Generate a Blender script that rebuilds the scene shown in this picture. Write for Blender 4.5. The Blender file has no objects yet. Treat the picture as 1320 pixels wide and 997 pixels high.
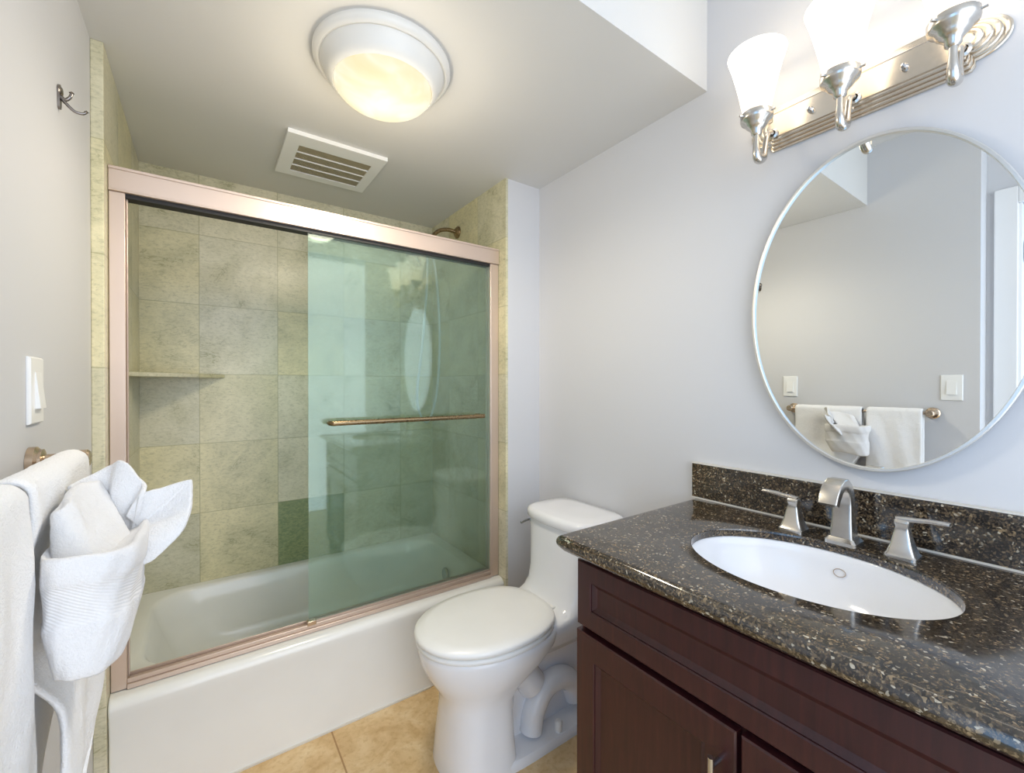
import bpy, bmesh, math, random
from math import sin, cos, pi, radians, sqrt, atan2
from mathutils import Vector, Matrix
random.seed(7)
S = bpy.context.scene
COL = S.collection

# ------------------------------------------------------------ camera
FPX, CXPX = 556.674, 660.509
cam_d = bpy.data.cameras.new('camera'); cam = bpy.data.objects.new('camera', cam_d); COL.objects.link(cam)
cam_d.sensor_fit = 'HORIZONTAL'; cam_d.sensor_width = 36.0
cam_d.lens = 36.0 * FPX / 1320.0
cam_d.shift_x = -(CXPX - 660.0) / 1320.0
cam_d.clip_start = 0.02
cam.location = (0, 0, 1.2407)
cam.rotation_euler = (pi/2 - 0.0047, 0, -0.6192)
S.camera = cam

# ------------------------------------------------------------ light and exposure
S.view_settings.view_transform = 'Standard'; S.view_settings.look = 'None'
S.view_settings.gamma = 1.0; S.view_settings.use_curve_mapping = False
S.view_settings.exposure = 0.31
S.cycles.max_bounces = 14; S.cycles.diffuse_bounces = 6; S.cycles.glossy_bounces = 6
S.cycles.transparent_max_bounces = 16; S.cycles.transmission_bounces = 8
S.cycles.sample_clamp_indirect = 6.0
S.cycles.caustics_reflective = False; S.cycles.caustics_refractive = False
S.cycles.use_denoising = True
try:
    S.cycles.denoiser = 'OPENIMAGEDENOISE'; S.cycles.denoising_input_passes = 'RGB_ALBEDO_NORMAL'
except Exception: pass

world = bpy.data.worlds.new('world'); S.world = world; world.use_nodes = True
bg = world.node_tree.nodes['Background']; bg.inputs['Color'].default_value = (0.36, 0.62, 1.0, 1); bg.inputs['Strength'].default_value = 1.3

def area(name, loc, rot, sx, sy, power, col):
    d = bpy.data.lights.new(name, 'AREA'); d.shape = 'RECTANGLE'; d.size = sx; d.size_y = sy
    d.energy = power; d.color = col
    o = bpy.data.objects.new(name, d); o.location = loc; o.rotation_euler = rot; COL.objects.link(o); return o
# unseen fill lamp added behind the camera, then daylight through the side doorway
area('fill_rear', (0.45, -1.15, 1.24), (pi/2, 0, 0), 2.6, 2.46, 38.0, (1.0, 0.955, 0.885))
area('daylight_door', (-1.45, -0.05, 1.2), (0, -pi/2, 0), 2.0, 1.3, 7.0, (0.50, 0.73, 1.0))
SHADE_E, DOME_E, DOME_W = 2.1, .84, 25.0

# ------------------------------------------------------------ room dimensions (metres)
XL, XT, XR, XW = -0.251, -0.2236, 1.1164, 1.3134
YS, YSF, YB, YA = 1.6197, 0.7685, 2.395, 1.6275
ZC, ZU = 2.18, 2.481
YD = 1.676
ZTUB = 0.352

# ------------------------------------------------------------ materials
def srgb(r, g, b):
    f = lambda c: (c/255/12.92) if c/255 <= .04045 else ((c/255+.055)/1.055)**2.4
    return (f(r), f(g), f(b), 1.0)

class NT:
    def __init__(s, name):
        s.m = bpy.data.materials.new(name); s.m.use_nodes = True
        s.t = s.m.node_tree; s.n = s.t.nodes; s.l = s.t.links
        s.bsdf = s.n['Principled BSDF']; s.out = s.n['Material Output']
    def node(s, kind, **kw):
        x = s.n.new(kind)
        for k, v in kw.items():
            if hasattr(x, k): setattr(x, k, v)
            else: x.inputs[k].default_value = v
        return x
    def link(s, a, b): s.l.new(a, b)
    def math(s, op, a, b=None, c=None):
        x = s.n.new('ShaderNodeMath'); x.operation = op
        for i, v in enumerate((a, b, c)):
            if v is None: continue
            if isinstance(v, (int, float)): x.inputs[i].default_value = v
            else: s.link(v, x.inputs[i])
        return x.outputs[0]
    def mix(s, fac, a, b, blend='MIX'):
        x = s.n.new('ShaderNodeMix'); x.data_type = 'RGBA'; x.blend_type = blend
        for sock, v in ((x.inputs[0], fac), (x.inputs[6], a), (x.inputs[7], b)):
            if isinstance(v, (int, float)): sock.default_value = v
            elif isinstance(v, tuple): sock.default_value = v
            else: s.link(v, sock)
        return x.outputs[2]
    def ramp(s, fac, stops, interp='LINEAR'):
        x = s.n.new('ShaderNodeValToRGB'); r = x.color_ramp; r.interpolation = interp
        while len(r.elements) < len(stops): r.elements.new(0.5)
        for e, (p, c) in zip(r.elements, stops): e.position = p; e.color = c
        s.link(fac, x.inputs[0]); return x.outputs[0]
    def pos(s):
        g = s.n.new('ShaderNodeNewGeometry'); return g.outputs['Position']
    def obj(s):
        g = s.n.new('ShaderNodeTexCoord'); return g.outputs['Object']
    def noise(s, vec, scale, detail=3, rough=.5, dist=0.0):
        x = s.node('ShaderNodeTexNoise'); x.inputs['Scale'].default_value = scale
        x.inputs['Detail'].default_value = detail; x.inputs['Roughness'].default_value = rough
        x.inputs['Distortion'].default_value = dist
        s.link(vec, x.inputs['Vector']); return x.outputs['Fac']
    def bump(s, h, strength, dist=0.002, target=None):
        b = s.node('ShaderNodeBump'); b.inputs['Strength'].default_value = strength; b.inputs['Distance'].default_value = dist
        s.link(h, b.inputs['Height']); s.link(b.outputs['Normal'], (target or s.bsdf).inputs['Normal'])
    def set(s, col=None, rough=None, metal=None, **kw):
        b = s.bsdf
        if col is not None: b.inputs['Base Color'].default_value = col
        if rough is not None: b.inputs['Roughness'].default_value = rough
        if metal is not None: b.inputs['Metallic'].default_value = metal
        for k, v in kw.items(): b.inputs[k].default_value = v
        return s

def plain(name, col, rough, metal=0.0, bump=None, **kw):
    n = NT(name); n.set(col, rough, metal, **kw)
    v = n.noise(n.obj(), 9.0, 2)
    n.link(n.mix(v, tuple(c*.97 for c in col[:3])+(1,), tuple(min(1, c*1.03) for c in col[:3])+(1,)), n.bsdf.inputs['Base Color'])
    if bump: n.bump(n.noise(n.obj(), bump[0], 3), bump[1], bump[2])
    return n.m

def paint(name, col, rough=.55):
    n = NT(name); n.set(col, rough)
    v = n.noise(n.pos(), 3.0, 3)
    n.link(n.mix(v, tuple(c*.985 for c in col[:3])+(1,), col), n.bsdf.inputs['Base Color'])
    n.bump(n.noise(n.pos(), 140.0, 3), .08, .001)
    return n.m

M = {}
M['paint'] = paint('white_wall_paint', srgb(208, 208, 210))
M['ceil'] = paint('white_ceiling_paint', srgb(214, 213, 210), .6)
M['trim'] = paint('white_trim_paint', srgb(238, 238, 238), .3)

def tile_mat(name, axis):
    """12 inch sage green slate tiles; axis = the horizontal world axis that runs along the wall"""
    n = NT(name); p = n.pos()
    sep = n.node('ShaderNodeSeparateXYZ'); n.link(p, sep.inputs[0])
    X, Y, Z = sep.outputs
    h, off = (X, 0.0187) if axis == 'X' else (Y, -1.8644)
    P = 0.3115
    u = n.math('DIVIDE', n.math('ADD', h, off), P); v = n.math('DIVIDE', n.math('SUBTRACT', Z, 0.349), 0.3127)
    def edge(t):
        f = n.math('FRACT', n.math('ADD', t, 20.0)); return n.math('MINIMUM', f, n.math('SUBTRACT', 1.0, f))
    d = n.math('MINIMUM', edge(u), edge(v))
    grout = n.math('LESS_THAN', d, 0.0055)
    cell = n.node('ShaderNodeCombineXYZ'); n.link(n.math('FLOOR', n.math('ADD', u, 20.0)), cell.inputs[0]); n.link(n.math('FLOOR', n.math('ADD', v, 20.0)), cell.inputs[1])
    cell.inputs[2].default_value = 3.0 if axis == 'X' else 8.0
    wn = n.node('ShaderNodeTexWhiteNoise'); wn.noise_dimensions = '3D'; n.link(cell.outputs[0], wn.inputs['Vector'])
    rnd = wn.outputs['Value']; rcol = wn.outputs['Color']
    # texture coordinates jump from tile to tile
    va = n.node('ShaderNodeVectorMath'); va.operation = 'MULTIPLY_ADD'; n.link(rcol, va.inputs[0]); va.inputs[1].default_value = (7, 7, 7); n.link(p, va.inputs[2])
    vec = va.outputs[0]
    base = n.ramp(rnd, [(0.0, srgb(214, 206, 166)), (.25, srgb(226, 217, 178)), (.5, srgb(206, 202, 178)), (.75, srgb(218, 213, 190)), (1.0, srgb(224, 217, 190))], 'LINEAR')
    cloud = n.noise(vec, 4.5, 4, .6, .6)
    c1 = n.mix(n.math('MULTIPLY', n.ramp(cloud, [(.42, (0, 0, 0, 1)), (.74, (1, 1, 1, 1))]), .75), base, srgb(176, 173, 138))
    # fine mineral specks and streaks
    st = n.node('ShaderNodeMapping'); n.link(vec, st.inputs[0]); st.inputs['Scale'].default_value = (1, 1, 2.0); st.inputs['Rotation'].default_value = (0.25, 0.3, 0.2)
    fine = n.noise(st.outputs[0], 62.0, 6, .75, .4)
    c2 = n.mix(n.math('MULTIPLY', n.ramp(fine, [(.50, (0, 0, 0, 1)), (.66, (1, 1, 1, 1))]), .42), c1, srgb(138, 138, 108))
    c2 = n.mix(n.math('MULTIPLY', n.ramp(fine, [(.30, (1, 1, 1, 1)), (.46, (0, 0, 0, 1))]), .3), c2, srgb(238, 234, 212))
    vein = n.noise(st.outputs[0], 6.5, 5, .6, 1.8)
    vd = n.math('ABSOLUTE', n.math('SUBTRACT', vein, .5))
    vm = n.math('MULTIPLY', n.math('MULTIPLY', n.ramp(vd, [(0, (1, 1, 1, 1)), (.022, (0, 0, 0, 1))]), n.ramp(cloud, [(.52, (0, 0, 0, 1)), (.64, (1, 1, 1, 1))])), .7)
    c3 = n.mix(vm, c2, srgb(132, 130, 90))
    # a single much greener tile stands low on the back wall
    if axis == 'X':
        ut = n.math('FLOOR', u); vt = n.math('FLOOR', v)
        g = n.math('MULTIPLY', n.math('COMPARE', ut, 1.0, .1), n.math('COMPARE', vt, 0.0, .1))
        gn = n.mix(n.ramp(fine, [(.4, (0, 0, 0, 1)), (.62, (1, 1, 1, 1))]), srgb(96, 122, 76), srgb(150, 160, 112))
        c3 = n.mix(n.math('MULTIPLY', g, .85), c3, gn)
    col = n.mix(n.math('MULTIPLY', grout, .6), c3, srgb(160, 156, 116))
    n.link(col, n.bsdf.inputs['Base Color'])
    n.set(rough=.28); n.bsdf.inputs['Specular IOR Level'].default_value = .45
    n.bump(n.mix(grout, fine, (0, 0, 0, 1)), .12, .001)
    return n.m
M['tileX'] = tile_mat('sage_slate_tile_long_wall', 'X')
M['tileY'] = tile_mat('sage_slate_tile_end_wall', 'Y')

def floor_mat():
    n = NT('beige_floor_tile'); p = n.pos()
    sep = n.node('ShaderNodeSeparateXYZ'); n.link(p, sep.inputs[0])
    u = n.math('DIVIDE', n.math('SUBTRACT', sep.outputs[0], 0.366), .405); v = n.math('DIVIDE', n.math('SUBTRACT', sep.outputs[1], 1.225), .405)
    def edge(t):
        f = n.math('FRACT', n.math('ADD', t, 20.0)); return n.math('MINIMUM', f, n.math('SUBTRACT', 1.0, f))
    g = n.math('LESS_THAN', n.math('MINIMUM', edge(u), edge(v)), .0065)
    a = n.noise(p, 9.0, 5, .65, .7); b = n.noise(p, 55.0, 4, .6)
    c = n.ramp(a, [(.3, srgb(196, 162, 112)), (.5, srgb(214, 184, 136)), (.7, srgb(226, 202, 160))])
    c = n.mix(n.math('MULTIPLY', n.ramp(b, [(.5, (0, 0, 0, 1)), (.7, (1, 1, 1, 1))]), .45), c, srgb(176, 136, 84))
    c = n.mix(n.math('MULTIPLY', g, .8), c, srgb(150, 110, 62))
    n.link(c, n.bsdf.inputs['Base Color']); n.set(rough=.38); n.bump(b, .1, .001)
    return n.m
M['floor'] = floor_mat()

def granite_mat():
    n = NT('dark_speckled_granite'); p = n.pos()
    v = n.node('ShaderNodeTexVoronoi'); v.feature = 'F1'; v.inputs['Scale'].default_value = 270.0
    dv = n.node('ShaderNodeVectorMath'); dv.operation = 'MULTIPLY_ADD'
    nz = n.node('ShaderNodeTexNoise'); nz.inputs['Scale'].default_value = 60.0; n.link(p, nz.inputs['Vector'])
    n.link(nz.outputs['Color'], dv.inputs[0]); dv.inputs[1].default_value = (.012, .012, .012); n.link(p, dv.inputs[2]); n.link(dv.outputs[0], v.inputs['Vector'])
    sep = n.node('ShaderNodeSeparateColor'); n.link(v.outputs['Color'], sep.inputs[0])
    base = n.ramp(sep.outputs[0], [(0, srgb(26, 22, 20)), (.36, srgb(44, 37, 31)), (.58, srgb(70, 58, 46)), (.78, srgb(98, 82, 62)), (.91, srgb(140, 120, 92)), (.97, srgb(190, 180, 160))], 'CONSTANT')
    f = n.noise(p, 230.0, 3, .6)
    c = n.mix(n.math('MULTIPLY', n.ramp(f, [(.54, (0, 0, 0, 1)), (.66, (1, 1, 1, 1))]), .55), base, srgb(152, 132, 104))
    lg = n.noise(p, 30.0, 3, .5)
    c = n.mix(n.math('MULTIPLY', n.ramp(lg, [(.35, (1, 1, 1, 1)), (.6, (0, 0, 0, 1))]), .6), c, srgb(20, 17, 17))
    n.link(c, n.bsdf.inputs['Base Color']); n.set(rough=.10)
    n.bsdf.inputs['IOR'].default_value = 1.85
    return n.m
M['granite'] = granite_mat()

def wood_mat():
    n = NT('espresso_stained_wood'); mp = n.node('ShaderNodeMapping'); n.link(n.pos(), mp.inputs[0]); mp.inputs['Scale'].default_value = (14, 14, 1.3)
    a = n.noise(mp.outputs[0], 6.0, 5, .6, .5)
    n.link(n.ramp(a, [(.3, srgb(46, 17, 20)), (.6, srgb(60, 25, 26)), (.8, srgb(72, 33, 31))]), n.bsdf.inputs['Base Color'])
    n.set(rough=.33); n.bump(a, .05, .001); return n.m
M['wood'] = wood_mat()
M['wooddark'] = plain('dark_cabinet_recess', srgb(30, 14, 15), .5)
M['porcelain'] = plain('white_porcelain', srgb(236, 236, 238), .12)
M['tub'] = plain('white_tub_enamel', srgb(236, 236, 232), .16)
M['plastic'] = plain('white_plastic', srgb(238, 238, 236), .3)
M['lamp_trim'] = plain('white_lamp_trim', srgb(232, 230, 224), .35)
M['mesh_beige'] = plain('beige_grille_mesh', srgb(168, 158, 128), .5)
M['caulk'] = plain('white_caulk', srgb(214, 210, 202), .5)

def metal(name, col, rough, scale=90.0):
    n = NT(name); n.set(col, rough, 1.0)
    v = n.noise(n.obj(), scale, 2)
    n.link(n.math('MULTIPLY_ADD', v, .10, rough-.05), n.bsdf.inputs['Roughness'])
    return n.m
M['nickel'] = metal('brushed_nickel', srgb(206, 202, 196), .24)
M['nickel_warm'] = metal('reflection_tinted_nickel', srgb(200, 180, 158), .26)  # tint paints the towel bar's warm reflections into the metal colour
M['plate_nickel'] = metal('satin_nickel_plate', srgb(212, 202, 188), .22)  # backplate colour warmed to carry its golden reflections
M['chrome'] = metal('satin_chrome', srgb(190, 190, 192), .16)
M['bronze'] = metal('aged_bronze_nickel', srgb(150, 130, 100), .28)
M['pewter'] = metal('dark_pewter', srgb(140, 134, 130), .25)
M['champagne'] = plain('champagne_anodised_aluminium', srgb(212, 192, 178), .36, .55)
M['frame'] = metal('mirror_frame_silver', srgb(224, 224, 222), .34)
M['black'] = plain('black_rubber', srgb(28, 26, 26), .6)
M['hose'] = plain('grey_shower_hose', srgb(205, 208, 205), .3)
n = NT('mirror_silver'); n.set(srgb(236, 239, 238), 0.0, 1.0); M['mirror'] = n.m

def glass_mat():
    n = NT('green_tinted_shower_glass')
    tr = n.node('ShaderNodeBsdfTransparent'); tr.inputs['Color'].default_value = (.932, .978, .960, 1)
    gl = n.node('ShaderNodeBsdfGlossy'); gl.inputs['Roughness'].default_value = .035; gl.inputs['Color'].default_value = (.93, 1, .97, 1)
    fr = n.node('ShaderNodeFresnel'); fr.inputs['IOR'].default_value = 1.52
    fac = n.math('MULTIPLY', fr.outputs[0], .72)
    m1 = n.node('ShaderNodeMixShader'); n.link(fac, m1.inputs[0]); n.link(tr.outputs[0], m1.inputs[1]); n.link(gl.outputs[0], m1.inputs[2])
    # thin soap film that scatters a little light; its haze also paints the glass brighter
    df = n.node('ShaderNodeBsdfDiffuse'); df.inputs['Color'].default_value = srgb(190, 212, 196)
    tl = n.node('ShaderNodeBsdfTranslucent'); tl.inputs['Color'].default_value = srgb(190, 212, 196)
    md = n.node('ShaderNodeMixShader'); md.inputs[0].default_value = .5; n.link(df.outputs[0], md.inputs[1]); n.link(tl.outputs[0], md.inputs[2])
    film = n.math('MULTIPLY_ADD', n.ramp(n.noise(n.pos(), 4.0, 4, .6), [(.3, (0, 0, 0, 1)), (.7, (1, 1, 1, 1))]), .035, .055)
    m2 = n.node('ShaderNodeMixShader'); n.link(film, m2.inputs[0]); n.link(m1.outputs[0], m2.inputs[1]); n.link(md.outputs[0], m2.inputs[2])
    n.link(m2.outputs[0], n.out.inputs['Surface']); return n.m
M['glass'] = glass_mat()

def glow(name, c_lo, c_hi, z0, z1, e):
    """translucent lamp glass that gives off light; a little warmer where the glass is thicker"""
    n = NT(name); sep = n.node('ShaderNodeSeparateXYZ'); n.link(n.pos(), sep.inputs[0])
    t = n.node('ShaderNodeMapRange'); n.link(sep.outputs[2], t.inputs[0]); t.inputs[1].default_value = z0; t.inputs[2].default_value = z1
    c = n.mix(t.outputs[0], c_lo, c_hi)
    n.link(c, n.bsdf.inputs['Emission Color']); n.bsdf.inputs['Emission Strength'].default_value = e
    n.set((.85, .83, .78, 1), .35); return n.m
M['shade'] = glow('lit_frosted_glass_shade', (1, .78, .50, 1), (1, .88, .72, 1), 1.95, 2.06, SHADE_E)
def dome_mat():
    n = NT('lit_alabaster_dome')
    a = n.noise(n.pos(), 9.0, 3, .5, .5)
    c = n.ramp(a, [(.3, (1.0, .80, .48, 1)), (.5, (1, .86, .58, 1)), (.68, (1, .94, .76, 1))])
    n.link(c, n.bsdf.inputs['Emission Color']); n.bsdf.inputs['Emission Strength'].default_value = DOME_E
    n.set((.06, .055, .045, 1), .5); n.bsdf.inputs['Specular IOR Level'].default_value = 0.0; return n.m
M['dome'] = dome_mat()

def terry(name, col):
    n = NT(name); n.set(col, 1.0)
    n.bsdf.inputs['Sheen Weight'].default_value = .25
    a = n.noise(n.pos(), 330.0, 3, .7); b = n.noise(n.pos(), 38.0, 3, .6)
    n.link(n.mix(a, tuple(c*.93 for c in col[:3])+(1,), col), n.bsdf.inputs['Base Color'])
    h = n.math('ADD', a, n.math('MULTIPLY', b, 1.4))
    n.bump(h, .65, .0035); return n.m
M['terry'] = terry('white_terry_cloth', srgb(229, 228, 228))
M['terry_bath'] = terry('lightened_white_terry_cloth', srgb(246, 246, 247))  # same white terry, lightened because the bath towels catch less light
def terry_band():
    n = NT('white_terry_with_woven_stripe'); n.set(srgb(229, 228, 228), 1.0); n.bsdf.inputs['Sheen Weight'].default_value = .25
    p = n.pos(); sep = n.node('ShaderNodeSeparateXYZ'); n.link(p, sep.inputs[0])
    a = n.noise(p, 300.0, 3, .7)
    wv = n.math('SINE', n.math('MULTIPLY', n.math('ADD', n.math('MULTIPLY', sep.outputs[2], 1.0), n.math('MULTIPLY', sep.outputs[0], .6)), 1500.0))
    s = n.math('MULTIPLY', n.math('GREATER_THAN', sep.outputs[2], .948), n.math('LESS_THAN', sep.outputs[2], 1.0))
    hz = n.mix(s, a, n.math('MULTIPLY_ADD', wv, .12, .4))
    n.bump(hz, .6, .003)
    n.link(n.mix(a, srgb(214, 213, 214), srgb(229, 228, 228)), n.bsdf.inputs['Base Color']); return n.m
M['terryband'] = terry_band()

# ------------------------------------------------------------ mesh helpers
def link_mesh(name, bm, mat, parent=None, smooth=True, angle=40, bevel=None, recalc=True):
    if recalc: bmesh.ops.recalc_face_normals(bm, faces=bm.faces)
    me = bpy.data.meshes.new(name); bm.to_mesh(me); bm.free()
    if smooth:
        for p in me.polygons: p.use_smooth = True
        try: me.set_sharp_from_angle(angle=radians(angle))
        except Exception: pass
    o = bpy.data.objects.new(name, me); COL.objects.link(o)
    for m in (mat if isinstance(mat, (list, tuple)) else [mat]): me.materials.append(M[m] if isinstance(m, str) else m)
    if bevel:
        b = o.modifiers.new('bevel', 'BEVEL'); b.width = bevel; b.segments = 3; b.limit_method = 'ANGLE'; b.angle_limit = radians(35); b.harden_normals = False
    if parent: o.parent = parent; o.matrix_parent_inverse = Matrix.Translation(-Vector(parent.location))
    return o

def box(bm, x0, x1, y0, y1, z0, z1, mat=None):
    vs = [bm.verts.new((x, y, z)) for x in (x0, x1) for y in (y0, y1) for z in (z0, z1)]
    for f in ((0, 1, 3, 2), (4, 6, 7, 5), (0, 4, 5, 1), (2, 3, 7, 6), (0, 2, 6, 4), (1, 5, 7, 3)):
        bm.faces.new([vs[i] for i in f])
    return vs

def B(*boxes):
    bm = bmesh.new()
    for b in boxes: box(bm, *b)
    return bm

def loft(bm, rings, cap0=True, cap1=True, closed=True):
    R = [[bm.verts.new(p) for p in r] for r in rings]
    for a, b in zip(R[:-1], R[1:]):
        n = len(a)
        for i in range(n if closed else n-1):
            j = (i+1) % n
            try: bm.faces.new((a[i], a[j], b[j], b[i]))
            except ValueError: pass
    if cap0: bm.faces.new(R[0][::-1])
    if cap1: bm.faces.new(R[-1])
    return R

def lathe(bm, prof, cen, axis='Z', n=48, cap0=False, cap1=False):
    """prof: list of (radius, along); cen: origin"""
    cx, cy, cz = cen; rings = []
    for r, h in prof:
        ring = []
        for i in range(n):
            a = 2*pi*i/n; c, s = r*cos(a), r*sin(a)
            ring.append({'Z': (cx+c, cy+s, cz+h), 'X': (cx+h, cy+c, cz+s), 'Y': (cx+c, cy+h, cz+s)}[axis])
        rings.append(ring)
    loft(bm, rings, cap0, cap1)

def catmull(pts, per=8):
    P = [Vector(p) for p in pts]; P = [2*P[0]-P[1]] + P + [2*P[-1]-P[-2]]; out = []
    for i in range(1, len(P)-2):
        for k in range(per):
            t = k/per; a, b, c, d = P[i-1], P[i], P[i+1], P[i+2]
            out.append(.5*((2*b)+(c-a)*t+(2*a-5*b+4*c-d)*t*t+(3*b-a-3*c+d)*t**3))
    out.append(P[-2]); return out

def tube(bm, pts, rad, n=12, per=8, smooth=True):
    path = catmull(pts, per) if smooth and len(pts) > 2 else [Vector(p) for p in pts]
    m = len(path); rings = []
    T = [(path[min(i+1, m-1)]-path[max(i-1, 0)]).normalized() for i in range(m)]
    up = Vector((0, 0, 1)) if abs(T[0].z) < .9 else Vector((1, 0, 0))
    N = (up - T[0]*up.dot(T[0])).normalized()
    for i in range(m):
        N = (N - T[i]*N.dot(T[i])).normalized(); Bv = T[i].cross(N)
        r = rad(i/(m-1)) if callable(rad) else rad
        rings.append([path[i] + (N*cos(2*pi*k/n) + Bv*sin(2*pi*k/n))*r for k in range(n)])
    loft(bm, rings)

def sup(cx, cy, rx, ry, z, e=2.0, n=48, ph=0.0):
    out = []
    for i in range(n):
        a = 2*pi*i/n + ph; c, s = cos(a), sin(a)
        out.append((cx+rx*abs(c)**(2/e)*(1 if c >= 0 else -1), cy+ry*abs(s)**(2/e)*(1 if s >= 0 else -1), z))
    return out

def rrect(x0, x1, y0, y1, r, z, k=8):
    out = []
    for cx, cy, a0 in ((x1-r, y1-r, 0), (x0+r, y1-r, pi/2), (x0+r, y0+r, pi), (x1-r, y0+r, 1.5*pi)):
        for i in range(k+1):
            a = a0 + pi/2*i/k; out.append((cx+r*cos(a), cy+r*sin(a), z))
    return out

def thing(name, loc, label, cat, group=None):
    o = bpy.data.objects.new(name, None); o.empty_display_size = .05; o.location = loc; COL.objects.link(o)
    return tag(o, label, cat, group)
def tag(o, label, cat, group=None, kind=None):
    o['label'] = label; o['category'] = cat
    if group: o['group'] = group
    return o
def struct(name, bm, mat, label=None, cat=None, smooth=False, bevel=None, parent=None):
    o = link_mesh(name, bm, mat, parent, smooth, bevel=bevel)
    if parent is None:
        o['kind'] = 'structure'
        if label: tag(o, label, cat)
    return o
def copy_tree(o, d, parent=None):
    c = o.copy(); COL.objects.link(c)
    if parent is None: c.location = o.location + Vector(d)
    else: c.parent = parent
    for ch in [x for x in bpy.data.objects if x.parent == o]: copy_tree(ch, d, c)
    return c

# ============================================================ SETTING
struct('floor', B((-1.6, XW+.1, -1.2, 2.5, -.06, 0)), 'floor', 'beige mottled ceramic tile floor with thin brown grout', 'floor')
struct('wall_right', B((XW, XW+.1, -1.0, YS, 0, ZU)), 'paint', 'white painted wall behind the oval mirror and vanity', 'wall')
struct('wall_back', B((XR+.012, XW+.1, YS, 2.5, 0, ZC+.02)), 'paint', 'narrow white wall stub between the shower tile and the mirror wall', 'wall')
struct('wall_left', B((-.393, XL, .36, 2.5, 0, ZU)), 'paint', 'white painted wall with towel bar, hook and light switches', 'wall')
struct('wall_alcove_left', B((XL, XT, YS-.001, YB, 0, ZC)), 'tileY', 'sage green tiled end wall of the tub next to the towels', 'tiled wall', bevel=.003)
struct('wall_alcove_back', B((XL, XR+.012, YB, YB+.1, 0, ZC)), 'tileX', 'long sage green tiled wall at the back of the tub', 'tiled wall')
struct('wall_alcove_right', B((XR, XR+.012, YS-.001, YB, 0, ZC)), 'tileY', 'sage green tiled end wall with the shower arm', 'tiled wall')
struct('ceiling', B((-.393, XW+.1, YSF, 2.5, ZC, ZU)), 'ceil', 'lowered white ceiling over the tub and toilet with an upright front face', 'ceiling')
struct('ceiling_upper', B((-.5, XW+.1, -1.0, 2.5, ZU, ZU+.05)), 'ceil', 'raised white ceiling above the vanity', 'ceiling')
# side doorway (seen in the mirror)
DX = -.393
struct('wall_doorway', B((DX-.1, DX, .268, .36, 0, ZU), (DX-.1, DX, -.55, .268, 2.06, ZU), (DX-.1, DX, -1.0, -.55, 0, ZU)), 'paint', 'white wall around the side doorway', 'wall')
struct('trim_1', B((DX, DX+.018, .262, .335, 0, 2.13), (DX, DX+.018, -.61, .262, 2.055, 2.13), (DX, DX+.018, -.61, -.545, 0, 2.055),
                   (DX-.1, DX+.004, .250, .267, 0, 2.055)), 'trim', 'white casing around the side doorway', 'door trim', bevel=.004)
d = thing('door_1', (DX-.1, .245, 0), 'white door standing open at the side doorway', 'door'); d['kind'] = 'structure'
lf = struct('leaf', B((-.76, 0, -.04, -.002, .01, 2.04)), 'trim', bevel=.003, parent=None)
lf.parent = d; del lf['kind']; lf.rotation_euler = (0, 0, -radians(52))
for z in (.25, 1.80):
    bm = B((DX-.075, DX-.03, .2405, .2445, z, z+.09)); tube(bm, [(DX-.09, .2405, z-.004), (DX-.09, .2405, z+.094)], .007, smooth=False)
    link_mesh('hinge', bm, 'chrome', d)

# ============================================================ BATHTUB
t = thing('bathtub', (.446, 2.0, 0), 'white enamel alcove bathtub with a smooth rounded apron', 'bathtub')
bm = bmesh.new()
x0, x1, y1 = XT+.001, XR-.001, YB-.001
def orr(yf, z, r=.006): return rrect(x0, x1, yf, y1, r, z)
rings = [orr(YA+.004, .0), orr(YA+.006, .05), orr(YA+.012, .12), orr(YA+.010, .22), orr(YA+.004, .30), orr(YA, .322)]
for i in range(1, 7):
    a = pi/2*i/6; rings.append(orr(YA+.028*(1-cos(a)), .322+.028*sin(a)))
ix0, ix1, iy0, iy1 = XT+.055, XR-.07, YA+.125, YB-.045
rings += [rrect(ix0-.012, ix1+.012, iy0-.012, iy1+.012, .14, .3505), rrect(ix0-.004, ix1+.004, iy0-.004, iy1+.004, .14, .347),
          rrect(ix0+.004, ix1-.004, iy0+.004, iy1-.004, .14, .336), rrect(ix0+.03, ix1-.02, iy0+.012, iy1-.012, .15, .26), rrect(ix0+.08, ix1-.03, iy0+.03, iy1-.03, .16, .14),
          rrect(ix0+.16, ix1-.05, iy0+.06, iy1-.06, .16, .075), rrect(ix0+.22, ix1-.09, iy0+.10, iy1-.10, .14, .06)]
loft(bm, rings, True, True)
link_mesh('tub_shell', bm, 'tub', t, angle=50)
bm = bmesh.new(); lathe(bm, [(.0, .006), (.02, .006), (.028, .002), (.03, 0)], (.93, 2.03, .0602), n=24); link_mesh('drain', bm, 'chrome', t)
bm = bmesh.new(); lathe(bm, [(.035, 0), (.035, -.006), (.028, -.012), (0, -.012)], (ix1-.0225, 2.03, .25), 'X', n=28); link_mesh('overflow_plate', bm, 'chrome', t)
o = struct('trim_2', B((XT, .75, YA-.002, YA+.006, 0, .006)), 'caulk', 'thin caulk line where the tub apron meets the floor', 'caulk')

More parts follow.
